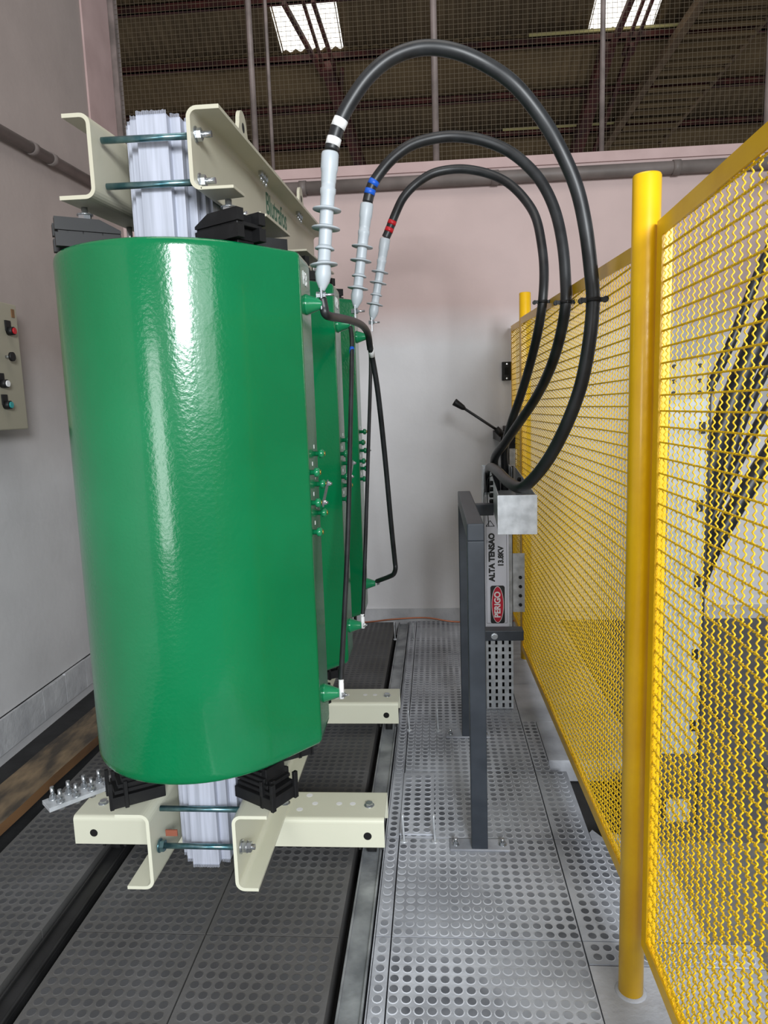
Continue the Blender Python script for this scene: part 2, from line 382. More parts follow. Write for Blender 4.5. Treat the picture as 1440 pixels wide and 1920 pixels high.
# conduits along both walls
b = MB().tube([(WX, WY-.055, 3.13), (4.4, WY-.055, 3.13)], .042, 16)
for x in (.42, 1.62, -.9): b.tube([(x, WY-.055, 3.13), (x+.05, WY-.055, 3.13)], .048, 16)
tag(b.build('conduit_or_lamp_tube', 'pipe'), 'thick grey conduit pipe running along the top of the back wall', 'pipe')
b = MB().tube([(WX+.045, -.5, 2.86), (WX+.045, 4.78, 3.10)], .03, 16)
for y in (3.95, 4.15): b.tube([(WX+.045, y, 2.86+(y+.5)*.24/5.28), (WX+.045, y+.05, 2.86+(y+.55)*.24/5.28)], .036, 16)
tag(b.build('conduit_or_lamp_tube', 'pipe'), 'grey conduit pipe climbing along the left wall, with pipe couplings', 'pipe')

# control box on the left wall
t = thing('control_box', (WX, 3.2, 1.85), 'beige steel control box with red, black, white and teal buttons on the left wall', 'control box')
MB().box((WX, 2.75, 1.555), (-2.055, 3.49, 2.165)).build('box_body', 'box', t, bevel=.006)
def button(y, z, m, square, out=.03):
    b = MB()
    if square: b.box((-2.055, y-.024, z-.0), (-2.047, y+.016, z+.05))
    b.cyl((-2.055, y, z), (-2.055+out, y, z), .02, 20)
    o = b.build('push_button', 'blackp', t)
    MB().cyl((-2.055+out, y, z), (-2.055+out+.006, y, z), .015, 20).build('button_cap', m, o)
button(3.40, 2.03, 'red', True); button(3.30, 1.775, 'white', True); button(3.31, 1.675, 'teal', True)
o = MB().cyl((-2.055, 3.36, 1.905), (-2.03, 3.36, 1.905), .008, 12).build('selector_knob', 'bolt', t)
MB().cyl((-2.03, 3.36, 1.905), (-2.018, 3.36, 1.905), .022, 20).build('knob_disc', 'blackp', o)
MB().box((-2.055, 3.44, 2.10), (-2.052, 3.465, 2.14)).build('maker_plate', 'wood_edge', t)

# small black switch and operating lever on the back wall
t = thing('wall_switch', (.52, WY, 1.84), 'small black rectangular socket box on the back wall beside the fence', 'switch')
MB().box((.487, WY-.03, 1.77), (.55, WY, 1.9)).build('back_box', 'blackp', t, bevel=.003)
for z in (1.785, 1.885): MB().cyl((.519, WY-.036, z), (.519, WY-.03, z), .006, 10).build('screw', 'bolt', t)
MB().box((.505, WY-.034, 1.81), (.533, WY-.03, 1.86)).build('rocker', 'hole', t)
t = thing('operating_lever', (.47, 4.9, 1.4), 'black operating lever with a thick grip, leaning up and left before the back wall', 'lever')
MB().tube([(.18, 4.6, 1.592), (.40, 4.6, 1.44)], .009, 12).build('lever_rod', 'cable', t)
d = Vector((-.22, 0, .152)).normalized()
MB().lathe(Vector((.195, 4.6, 1.582)), Vector((.195, 4.6, 1.582))+d, [(0, .011), (.015, .017), (.06, .022), (.078, .024), (.082, .021)], 18).build('lever_grip', 'blackp', t)
b = MB().cyl((.39, 4.6, 1.45), (.43, 4.6, 1.41), .022, 14); b.box((.42, 4.6, 1.36), (.47, WY, 1.42)); b.box((.425, 4.6, .95), (.475, 4.64, 1.4))
b.build('lever_hub', 'blackp', t)
t = thing('junction_cabinet', (.56, 5.0, 0), 'slim black junction cabinet on the back wall behind the far yellow post', 'cabinet')
b = MB().box((.49, 4.95, .95), (.60, WY, 1.45)); b.build('cabinet_body', 'blackp', t, bevel=.004)
MB().box((.47, 4.93, 1.18), (.56, 4.95, 1.3)).build('hinge_plate', 'galv', t)

# ================================================================ TRANSFORMER
XC = -.757; YC = [2.17, 2.88, 3.59]; ZT = [2.052, 2.082, 2.125]; ZB = .56; RC = .345; XF = -.375; FW = .083
TR = thing('dry_type_transformer', (XC, 2.88, 0), 'big dry-type transformer with three glossy green resin coils on a cream steel frame', 'transformer')
def coil_poly(yc, r, xf, fw, n=48):
    p = Vector((xf-XC, fw)); L = p.length; th = math.atan2(p.y, p.x) + math.acos(r/L)
    rr = .022; pts = []
    for i in range(n+1):
        a = th + (2*PI-2*th)*i/n; pts.append((XC+r*math.cos(a), yc+r*math.sin(a)))
    def corner(c, p0, p1, k=6):
        c = Vector(c); a = (Vector(p0)-c).normalized(); bb = (Vector(p1)-c).normalized(); ang = a.angle(bb); dd = rr/math.tan(ang/2)
        s0 = c+a*dd; s1 = c+bb*dd; out = []
        for i in range(k+1):
            t_ = i/k; q = (1-t_)**2*s0 + 2*t_*(1-t_)*c + t_*t_*s1; out.append((q.x, q.y))
        return out
    A = (xf, yc-fw); B = (xf, yc+fw)
    pts += corner(A, pts[-1], B); pts += corner(B, A, pts[0])
    return pts
def coil(i):
    yc = YC[i]; zt = ZT[i]; b = MB(); P = coil_poly(yc, RC, XF, FW); n = len(P)
    c = Vector((XC+.01, yc)); rings = []
    for z, s_ in ((ZB, .965), (ZB+.004, .985), (ZB+.014, .998), (ZB+.03, 1), (zt-.022, 1), (zt-.01, .996), (zt-.003, .985), (zt, .965)):
        rings.append([(c.x+(x-c.x)*s_, c.y+(y-c.y)*s_, z) for x, y in P])
    inner = [[(XC+.215*math.cos(a), yc+.215*math.sin(a), z) for a in [math.atan2(y-yc, x-XC) for x, y in P]] for z in (zt, ZB)]
    allr = rings + inner; vs = [v for r in allr for v in r]; fs = []
    R_ = len(allr)
    for r in range(R_):
        r2 = (r+1) % R_
        for k in range(n):
            k2 = (k+1) % n; fs.append((r*n+k, r*n+k2, r2*n+k2, r2*n+k))
    b.add(vs, fs, 0, True)
    o = b.build('coil', 'green', TR)
    w_ = o.modifiers.new('w', 'WEIGHTED_NORMAL')
    for z, nm in ((1.915+.02*i, 'up'), (.695+.003*i, 'low')):
        t = MB().lathe((XF-.002, yc, z), (XF+1, yc, z), [(0, .031), (.006, .0305), (.008, .029), (.047, .0155), (.052, .014)], 24).build('terminal_boss', 'green2', o)
    zs = [1.446, 1.40, 1.356, 1.31, 1.265, 1.215]
    for k, z in enumerate([1.466, 1.416, 1.37, 1.323, 1.278, 1.233]):
        y = yc + (.05 if k % 2 == 0 else -.05); z += .01*i
        b = MB().lathe((XF-.001, y, z), (XF+1, y, z), [(0, .008), (.010, .008), (.012, .014), (.022, .0145), (.028, .008)], 16)
        b.cyl((XF+.027, y, z), (XF+.0295, y, z), .007, 12, 1)
        b.build('tap_stud', ['green2', 'brass'], o)
        MB().box((XF-.001, y-.004+(.03 if k % 2 else -.03), z+.018), (XF+.0008, y+.004+(.03 if k % 2 else -.03), z+.03)).build('tap_mark', 'white', o)
    p = Vector((XF+.033, yc+.05, 1.37+.01*i)); q = Vector((XF+.033, yc-.05, 1.323+.01*i)); d = (q-p).normalized()
    T = Matrix((Vector((1, 0, 0)), d, Vector((1, 0, 0)).cross(d))).transposed().to_4x4(); T.translation = p
    b = MB().box((-.0022, -.012, -.008), (.0022, (q-p).length+.012, .008), 0, T)
    for c_ in (p, q): b.hexa(c_, c_+Vector((.009, 0, 0)), .0075); b.cyl(c_, c_+Vector((.014, 0, 0)), .004, 10)
    b.build('tap_link', 'bolt', o)
    text('H%d' % (3-i), 'phase_mark', 'white', o, .055, (XF+.0012, yc-.042, zt-.083), (0, 1, 0), (0, 0, 1), bold=.0006, xs=1)
    return o
for i in range(3): coil(i)

# core: three stepped limbs, plus the yokes between the clamps
def core_limb(yc, half):
    """stepped cross-section, each packet of laminations its own height"""
    b = MB()
    steps = [(.042, half), (.070, half-.028), (.092, half-.06), (.108, half-.09), (.119, half-.12)]
    for k, (hw, hd) in enumerate(steps):
        b.box((-.745-hw, yc-hd, .2), (-.745+hw, yc+hd, 2.405 + (yc-2.17)*.064))
    # frayed lamination ends on top
    for k, (hw, hd) in enumerate(steps):
        zt = 2.405 + (yc-2.17)*.064
        x = -.745-hw+.001
        lo = 0 if k == 0 else steps[k-1][0]
        while x < -.745+hw:
            if abs(x+.745) >= lo - .001:
                b.box((x, yc-hd-.0015, zt-.002), (x+.0012, yc-hd+.001, zt+.008+random.uniform(0, .003)))
                b.box((x, yc-hd-.0015, .19+random.uniform(0, .003)), (x+.0012, yc-hd+.001, .203))
            x += .0034
    return b.build('core_limb', 'core', TR, fix=False)
for yc, h in ((2.17, .17), (2.88, .17), (3.59, .17)): core_limb(yc, h)
MB().box((-.745-.1, 2.1, .2), (-.745+.1, 3.7, .42)).build('core_yoke', 'core', TR); b = MB()
SH = .064
def shy(vs_fn): pass
def yoke():
    vs = []
    for y in (2.1, 3.7):
        z = (y-2.17)*SH
        for x in (-.845, -.645):
            for zz in (2.19+z, 2.40+z): vs.append((x, y, zz))
    b.add([vs[0], vs[2], vs[6], vs[4], vs[1], vs[3], vs[7], vs[5]], [(3,2,1,0),(4,5,6,7),(0,1,5,4),(1,2,6,5),(2,3,7,6),(3,0,4,7)])
yoke(); b.build('core_yoke', 'core', TR)

# clamp channels
def cprof(xw, s, zb, zt, lt, lb, th=.0105, R=.028):
    """C profile in (x,z): web at xw, flanges towards s; lt/lb flange lengths. Outline polygon."""
    def arc(cx, cz, r, a0, a1, k=6): return [(cx+s*r*math.cos(a0+(a1-a0)*i/k), cz+r*math.sin(a0+(a1-a0)*i/k)) for i in range(k+1)]
    o = [(xw+s*lb, zb)] + arc(xw+s*R, zb+R, R, -PI/2, -PI)[0:] 
    o += arc(xw+s*R, zt-R, R, PI, PI/2) + [(xw+s*lt, zt), (xw+s*lt, zt-th)]
    o += arc(xw+s*R, zt-R, R-th, PI/2, PI) + arc(xw+s*R, zb+R, R-th, PI, PI*1.5) + [(xw+s*lb, zb+th)]
    return o
def channel(xw, s, zb, zt, lt, lb, y0, y1, m, shear=0, name='clamp_channel', yref=1.925):
    P = cprof(xw, s, zb, zt, lt, lb); n = len(P); b = MB(); vs = []
    for y in (y0, y1): vs += [(x, y, z+(y-yref)*shear) for x, z in P]
    b.add(vs, [(i, (i+1) % n, n+(i+1) % n, n+i) for i in range(n)], 0)
    # end caps as quads along the strip
    h = n//2; 
    for e in (0, n):
        for i in range(h-1): b.add([vs[e+i], vs[e+i+1], vs[e+n-2-i], vs[e+n-1-i]], [(0, 1, 2, 3)])
    return b.build(name, m, TR, bevel=.0012)
Y0, Y1 = 1.925, 3.875
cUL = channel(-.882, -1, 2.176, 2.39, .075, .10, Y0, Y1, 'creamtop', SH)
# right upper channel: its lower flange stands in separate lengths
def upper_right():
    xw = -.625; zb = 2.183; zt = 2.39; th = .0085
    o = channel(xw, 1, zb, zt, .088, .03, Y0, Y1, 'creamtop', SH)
    for y0, y1 in ((Y0, 2.06), (2.30, 2.70), (3.02, 3.42), (3.72, Y1)):
        b = MB()
        for q in (0,):
            vs = []
            for y in (y0, y1):
                z = (y-Y0)*SH
                cut = .03 if y == y1 or y0 > 2 else 0
                vs += [(xw+.026, y, zb+z), (xw+.115, y, zb+z), (xw+.115, y, zb+z+th), (xw+.026, y, zb+z+th)]
            vs[5] = (vs[5][0]-.0, vs[5][1]-.02, vs[5][2]); vs[6] = (vs[6][0], vs[6][1]-.02, vs[6][2])
            b.add(vs, [(0,1,2,3),(7,6,5,4),(0,4,5,1),(1,5,6,2),(2,6,7,3),(3,7,4,0)])
        b.build('flange_plate', 'creamtop', o, bevel=.002)
    return o
cUR = upper_right()
cLL = channel(-.885, -1, .166, .412, .105, .085, Y0, Y1, 'cream')
cLR = channel(-.631, 1, .166, .412, .108, .07, Y0, Y1, 'cream')
text('Blutrafos', 'brand_lettering', 'brand', cUR, .115, (-.6145, 2.77, 2.345), (0, 1, SH), (0, 0, 1), bold=.0015, xs=.93)
# lifting lugs on the upper channels
for xw in (-.63,):
    for yy in (2.38, 3.4):
        z = 2.385 + (yy-Y0)*SH; b = MB(); P = []
        for k in range(13): a = PI*k/12; P.append((yy+.045*math.cos(a), z+.09+.045*math.sin(a)))
        P = [(yy+.085, z+.004)] + P + [(yy-.085, z+.004)]
        b.prism(P, xw+.03, xw+.042, 'x')
        o = b.build('lifting_lug', 'creamtop', TR)
        MB().cyl((xw+.0295, yy, z+.085), (xw+.0425, yy, z+.085), .015, 16).build('lug_eye', 'hole', o)
# tie rods with washers and nuts
for y, z, nuts in ((1.965, 2.333, 'U'), (1.975, 2.219, 'U'), (1.985, .398, 'L'), (1.965, .286, 'B')):
    rr = .0088
    o = MB().cyl((-.872, y, z), (-.60, y, z-.002), rr, 18).build('tie_rod', 'zinc', TR)
    if nuts in 'UB':
        b = MB(); x = -.615 if nuts == 'U' else -.619
        b.cyl((x, y, z), (x+.004, y, z), .021, 22); b.hexa((x+.004, y, z), (x+.018, y, z), .0165)
        if nuts == 'B': b.cyl((x+.018, y, z), (x+.021, y, z), .018, 22); b.hexa((x+.021, y, z), (x+.033, y, z), .0165)
        b.cyl((x, y, z), (x+.044, y, z), .0085, 14); b.build('nut', 'bolt', o)
    if nuts == 'B':
        b = MB(); b.cyl((-.876, y, z), (-.872, y, z), .021, 20); b.hexa((-.872, y, z), (-.858, y, z), .018); b.build('nut', 'zinc', o)
# rod pairs further back, seen from the side
for yy in (2.54, 3.22):
    for dz in (.11,):
        z = 2.39 + (yy-Y0)*SH
        for k in range(3):
            y = yy + .035*k - .0
            b = MB().hexa((-.575, y, z-.026), (-.575, y, z-.010), .0095); b.cyl((-.575, y, z-.042), (-.575, y, z-.026), .0045, 10)
            b.build('nut', 'bolt', cUR)
for yy, z in ((2.33, 2.225), (2.95, 2.262), (3.30, 2.29)):
    b = MB().cyl((-.616, yy, z), (-.612, yy, z), .024, 20); b.hexa((-.612, yy, z), (-.594, yy, z), .015); b.cyl((-.6, yy, z), (-.578, yy, z), .008, 12)
    b.build('nut', 'bolt', cUR)
# sloped cream bracket that reaches the lower end of the frame
for yy in (2.33,):
    b = MB().prism([(-.70, 2.165), (-.53, 2.20), (-.53, 2.225), (-.70, 2.19)], yy-.02, yy+.02, 'y'); b.build('coil_bracket', 'creamtop', TR, bevel=.002)

# black moulded pressure blocks, radial, above and below each coil
def block(cx, cy, ang, z0, z1, up_):
    """outer end away from the coil axis; ang in the xy plane is the outward direction"""
    T = Matrix.Translation((cx, cy, 0)) @ Matrix.Rotation(ang, 4, 'Z'); H = z1-z0; b = MB()
    if up_:
        for y0, y1 in ((-.052, -.028), (.028, .052)):
            for a, c in ((z0, z0+H*.46), (z0+H*.56, z1)):
                top = c > z0+H*.6
                P = [(-.085, a), (.085, a), (.085, c), (-.02 if top else -.085, c)] if top else [(-.085, a), (.085, a), (.085, c), (-.085, c)]
                if top: P = [(-.085, a), (.085, a), (.085, c), (-.03, c), (-.085, a+.008)]
                m0 = MB().prism(P, y0, y1, 'y'); b.add([T @ Vector(v) for v in m0.v], m0.f)
        b.box((-.085, -.046, z0+H*.44), (.078, .046, z0+H*.58), 0, T)
        for x in (-.04, .01, .05): b.box((x, -.046, z0+.002), (x+.006, .046, z1-.006), 0, T)
        b.box((.02, -.03, z0-.02), (.06, .03, z0), 0, T)
    else:
        b.box((-.075, -.058, z0), (.085, .058, z0+H*.32), 0, T)
        for k in range(4):
            e = .012*k
            b.box((-.07, -.05, z0+H*(.36+.16*k)), (.075-e, .05, z0+H*(.46+.16*k)), 0, T)
        for x, yy in ((.06, -.04), (.078, -.058), (.078, .04), (.035, -.058), (.035, .045)):
            b.box((x, yy, z0-.004), (x+.012, yy+.016, z0+H*.72), 0, T)
        b.box((-.055, -.04, z0+H*.3), (.05, .04, z1), 0, T)
    return b.build('pressure_block', 'blackp', TR, bevel=.0015, seg=1)
for i, yc in enumerate(YC):
    zt = ZT[i]
    for sx, sy in ((-1, -1), (1, -1), (1, 1), (-1, 1)):
        if sy > 0 and i == 2 and sx < 0: continue
        a = math.atan2(sy*.62, sx*1.0)
        cx = XC + sx*.205; cy = yc + sy*.150
        o = block(cx, cy, a if sx > 0 or True else a, zt+.012, zt+.088, True)
        b = MB(); zb = 2.176+(cy-Y0)*SH; xb = cx-sx*.0
        b.cyl((xb, cy, zt+.088), (xb, cy, max(zb, zt+.1)), .009, 12); b.hexa((xb, cy, zt+.094), (xb, cy, zt+.108), .018); b.cyl((xb, cy, zt+.108), (xb, cy, zt+.111), .022, 18)
        b.build('adjusting_bolt', 'bolt', o)
        block(XC + sx*.205, yc + sy*.135, a, .416, .53, False)

# cross beams on rollers over the rails
def beam(y0, x0, x1):
    z0, z1, yb, th, R = .058, .166, y0+.19, .007, .016; P = []
    def arc(cy, cz, r, a0, a1, k=5): return [(cy+r*math.cos(a0+(a1-a0)*i/k), cz+r*math.sin(a0+(a1-a0)*i/k)) for i in range(k+1)]
    out = [(y0, z0)] + arc(y0+R, z1-R, R, PI, PI/2) + arc(yb-R, z1-R, R, PI/2, 0) + [(yb, z0)]
    inn = [(yb-th, z0)] + arc(yb-R, z1-R, R-th, 0, PI/2) + arc(y0+R, z1-R, R-th, PI/2, PI) + [(y0+th, z0)]
    P = out + inn; n = len(P); b = MB(); vs = [(x, y, z) for x in (x0, x1) for y, z in P]
    b.add(vs, [(i, (i+1) % n, n+(i+1) % n, n+i) for i in range(n)])
    for e in (0, n):
        for i in range(n//2-1): b.add([vs[e+i], vs[e+i+1], vs[e+n-2-i], vs[e+n-1-i]], [(0, 1, 2, 3)])
    o = b.build('cross_beam', 'cream', TR, bevel=.001, seg=1)
    for x in (-1.272, -.268):
        MB().cyl((x, y0-.0006, .102), (x, y0+.0002, .102), .0145, 24).build('round_hole', 'hole', o)
        hexbolt(o, (x, y0+.09, z1), (0, 0, 1), .014, .009)
    for x in (-.47, -.38, -.33): MB().cyl((x, y0+.1, z1-.001), (x, y0+.1, z1+.0004), .011, 18).build('slot_hole', 'white', o)
    for x in (-.50,): MB().cyl((x, y0+.155, z1-.001), (x, y0+.155, z1+.0004), .012, 18).build('slot_hole', 'white', o); MB().cyl((x-.02, y0+.06, z1-.001), (x-.02, y0+.06, z1+.0004), .012, 18).build('slot_hole', 'white', o)
    for dx in (0,):
        hexbolt(o, (-.578, y0+.085, .1745), (0, 0, 1), .014, .012); hexbolt(o, (-.588, y0+.155, .1745), (0, 0, 1), .014, .012)
        hexbolt(o, (-.93, y0+.085, .1745), (0, 0, 1), .014, .012)
    for x in (-1.222, -.262):
        b = MB().cyl((x-.016, y0+.09, .026), (x+.016, y0+.09, .026), .037, 26); b.cyl((x-.04, y0+.09, .03), (x+.04, y0+.09, .03), .011, 12)
        b.box((x-.045, y0+.045, .02), (x-.036, y0+.135, z1-.01)); b.box((x+.036, y0+.045, .02), (x+.045, y0+.135, z1-.01))
        b.build('roller', 'raildark', o)
beam(2.31, -1.345, -.208); beam(3.31, -1.345, -.208)
MB().box((-.862, 1.985, .305), (-.825, 1.99, .325), 0, Matrix.Rotation(-.0, 4, 'Y')).build('paper_tag', 'rust', TR)

# low-voltage busbar with bolt clusters on the left
def busbar(yc, full=True):
    A = Vector((-1.262, yc-.0, .372)); B = Vector((-1.085, yc+.19, .372)); d = (B-A).normalized(); sx = d.cross(Vector((0, 0, 1))).normalized()
    T = Matrix((sx, d, Vector((0, 0, 1)))).transposed().to_4x4(); T.translation = A
    o = MB().box((-.035, 0, 0), (.035, .30, .014), 0, T).build('busbar', 'galv', TR, bevel=.001, seg=1)
    for r in range(4):
        for c in (-.018, .018):
            q = T @ Vector((c, .028+.05*r+(.012 if c > 0 else 0), 0))
            b = MB(); b.cyl(q+Vector((0, 0, .014)), q+Vector((0, 0, .017)), .0135, 16); b.hexa(q+Vector((0, 0, .017)), q+Vector((0, 0, .028)), .0105)
            b.cyl(q+Vector((0, 0, .02)), q+Vector((0, 0, .056)), .0062, 12); b.hexa(q-Vector((0, 0, .01)), q, .0105); b.build('bolt', 'bolt', o)
for yc in (2.02, 2.74, 3.45): busbar(yc)
MB().box((-.965, 2.08, .33), (-.93, 2.12, .405)).build('earth_lug', 'galv', TR)

# delta connection bars
def conn(pts, r, name='connection_bar', lugs=(), band=None, sub=6):
    o = MB().tube(pts, r, 12, sub=sub).build(name, 'cable', TR)
    for p, q, ww in lugs:
        p = Vector(p); q = Vector(q); MB().tube([p, q], ww, 10).build('lug_sleeve', 'white', o)
    return o
o = conn([(-.322, 2.86, 1.92), (-.312, 2.80, 1.86), (-.308, 2.72, 1.756), (-.312, 2.64, 1.537), (-.317, 2.48, 1.16), (-.321, 2.33, .907), (-.321, 2.21, .76), (-.320, 2.18, .725)], .0088, lugs=(((-.320, 2.182, .735), (-.319, 2.17, .675), .0085),))
MB().tube([(-.3105, 2.775, 1.835), (-.3095, 2.76, 1.812)], .0096, 12).build('tape_band', 'blue', o)
hexbolt(o, (-.317, 2.17, .688), (1, 0, 0), .008, .008, shank=.006)
o = conn([(-.318, 3.56, 1.945), (-.305, 3.5, 1.9), (-.298, 3.42, 1.768), (-.31, 3.2, 1.281), (-.315, 3.02, .96), (-.319, 2.9, .76), (-.321, 2.885, .735)], .0088, lugs=(((-.321, 2.886, .745), (-.32, 2.88, .685), .0085),))
hexbolt(o, (-.317, 2.88, .698), (1, 0, 0), .008, .008, shank=.006)
o = conn([(-.326, 2.17, 1.93), (-.322, 2.17, 1.905), (-.318, 2.172, 1.886), (-.310, 2.22, 1.884), (-.3, 2.4, 1.9), (-.282, 2.6, 1.913), (-.268, 2.8, 1.918), (-.261, 2.93, 1.902), (-.260, 2.985, 1.865), (-.259, 3.0, 1.845)], .0135, sub=6)
o = conn([(-.259, 3.0, 1.85), (-.254, 3.05, 1.80), (-.240, 3.1, 1.66), (-.226, 3.2, 1.376), (-.215, 3.3, 1.066), (-.209, 3.4, .87), (-.207, 3.41, .82), (-.218, 3.43, .787), (-.24, 3.46, .768), (-.29, 3.55, .73), (-.316, 3.59, .712)], .0118, lugs=(((-.2585, 3.0, 1.862), (-.2555, 3.03, 1.818), .0128),))
hexbolt(o, (-.317, 3.59, .70), (1, 0, 0), .008, .008, shank=.006)

# ================================================================ HIGH VOLTAGE CABLES
C1 = [(-0.281, 2.17, 2.345), (-0.26, 2.17, 2.404), (-0.224, 2.17, 2.466), (-0.167, 2.17, 2.534), (-0.098, 2.17, 2.581), (-0.014, 2.17, 2.601), (0.075, 2.17, 2.588), (0.165, 2.18, 2.552), (0.247, 2.18, 2.492), (0.322, 2.19, 2.406), (0.375, 2.19, 2.318), (0.423, 2.2, 2.217), (0.449, 2.2, 2.112), (0.466, 2.2, 1.992), (0.474, 2.2, 1.893), (0.467, 2.21, 1.779), (0.45, 2.24, 1.655), (0.418, 2.28, 1.542), (0.38, 2.35, 1.438), (0.338, 2.42, 1.359), (0.298, 2.5, 1.311), (0.27, 2.68, 1.314), (0.258, 2.95, 1.326), (0.262, 3.4, 1.308), (0.278, 3.72, 1.252), (0.292, 3.8, 1.115)]
C2 = [(-0.24, 2.88, 2.392), (-0.222, 2.88, 2.448), (-0.189, 2.88, 2.495), (-0.14, 2.88, 2.544), (-0.072, 2.88, 2.587), (0.004, 2.88, 2.607), (0.095, 2.88, 2.612), (0.194, 2.87, 2.591), (0.292, 2.86, 2.546), (0.369, 2.84, 2.477), (0.425, 2.82, 2.397), (0.465, 2.8, 2.295), (0.485, 2.77, 2.174), (0.492, 2.75, 2.056), (0.489, 2.73, 1.949), (0.478, 2.8, 1.831), (0.458, 2.9, 1.727), (0.427, 3.05, 1.626), (0.378, 3.2, 1.525), (0.331, 3.4, 1.422), (0.299, 3.6, 1.338), (0.310, 3.73, 1.252), (0.325, 3.8, 1.115)]
C3 = [(-0.216, 3.59, 2.42), (-0.203, 3.59, 2.445), (-0.165, 3.59, 2.529), (-0.124, 3.58, 2.598), (-0.063, 3.58, 2.655), (0.014, 3.57, 2.694), (0.102, 3.57, 2.708), (0.189, 3.56, 2.7), (0.287, 3.54, 2.667), (0.369, 3.5, 2.609), (0.437, 3.46, 2.524), (0.477, 3.4, 2.426), (0.492, 3.33, 2.294), (0.493, 3.27, 2.169), (0.483, 3.25, 2.036), (0.469, 3.3, 1.911), (0.444, 3.4, 1.765), (0.414, 3.5, 1.632), (0.38, 3.6, 1.504), (0.358, 3.7, 1.379), (0.365, 3.77, 1.262), (0.365, 3.8, 1.114)]
def hv(pts, term0, term1, tape, label, tie, lean):
    t = thing('high_voltage_cable', pts[0], label, 'cable', 'high voltage cables')
    jk = MB().tube(pts, .0205, 16, sub=8).build('cable_jacket', 'cable', t)
    A = Vector(term0); B = Vector(term1); L = (B-A).length; u = L/.382
    prof = [(-.006, .0205), (0, .0225), (.04, .0225), (.05, .020), (.075, .0195), (.078, .0185), (.092, .0185), (.094, .0205), (.105, .0205), (.112, .0185), (.30, .0165), (.305, .0180), (.335, .0215), (.355, .0185), (.375, .011), (.382, .008)]
    tm = MB().lathe(A, B, [(a*u, r*1.13 if a < .37 else r) for a, r in prof], 24).build('cable_termination', 'sil', t)
    d = (B-A).normalized()
    for a, r, tl in ((.148, .042, 0), (.200, .042, 0), (.258, .029, 0), (.303, .041, lean)):
        c = A + d*(a*u); dd = (d + Vector((tl, 0, 0))).normalized()
        MB().lathe(c, c+dd, [(-.006, .019), (-.001, .024), (.003, r), (.006, r), (.006, .02)], 32).build('rain_shed', 'sil', tm)
    # tape bands above the termination
    P = catmull([Vector(p) for p in pts], 8); acc = 0; k = 0; want = [(.012, .034), (.062, .088)] if tape == 'white' else [(.028, .048), (.064, .084)]
    cum = [0]
    for i in range(1, len(P)): cum.append(cum[-1]+(P[i]-P[i-1]).length)
    def at(s_):
        for i in range(1, len(P)):
            if cum[i] >= s_: f = (s_-cum[i-1])/(cum[i]-cum[i-1]); return P[i-1].lerp(P[i], f)
    for s0, s1 in want:
        MB().tube([at(s0), at((s0+s1)/2), at(s1)], .0214, 18).build('tape_band', tape, t)
    # palm lug and bolt
    b = MB(); z = B.z
    b.box((B.x-.004, B.y-.013, z-.055), (B.x+.001, B.y+.013, z+.012)); b.cyl((B.x-.003, B.y, z), (B.x-.003, B.y, z+.02), .0085, 12)
    lg = b.build('cable_lug', 'bolt', t)
    b = MB().hexa((B.x-.018, B.y, z-.012), (B.x-.006, B.y, z-.012), .010); b.cyl((B.x-.006, B.y, z-.012), (B.x+.036, B.y, z-.012), .0042, 10); b.hexa((B.x+.001, B.y, z-.012), (B.x+.01, B.y, z-.012), .009)
    b.build('bolt', 'bolt', lg)
    # clip that ties the cable to the fence
    tz, ty, tx = tie
    b = MB().tube([(tx, ty, tz-.006), (tx, ty, tz+.006)], .0245, 16); b.box((tx-.034, ty-.012, tz-.007), (tx+.04, ty-.004, tz+.006)); b.cyl((tx-.034, ty-.008, tz-.001), (tx-.034, ty+.008, tz-.001), .009, 12); b.cyl((tx+.036, ty-.008, tz+.001), (tx+.036, ty+.008, tz+.001), .009, 12)
    b.build('cable_clip', 'blackp', t)
    return t
hv(C1, (-.285, 2.17, 2.333), (-.325, 2.17, 1.953), 'white', 'nearest and largest looping black cable, with white tape bands over a pale grey termination', (1.897, 2.2, .474), .12)
hv(C2, (-.243, 2.88, 2.381), (-.301, 2.88, 1.996), 'blue', 'middle looping black cable, with blue tape bands over its grey termination', (1.965, 2.732, .489), 0)
hv(C3, (-.22, 3.59, 2.409), (-.295, 3.59, 2.034), 'red', 'farthest looping black cable, with red tape bands over its grey termination', (2.04, 3.25, .483), 0)
for i, (x, y, z) in enumerate(((-.329, 2.17, 1.918), (-.329, 2.88, 1.935), (-.325, 3.59, 1.958))):
    pass

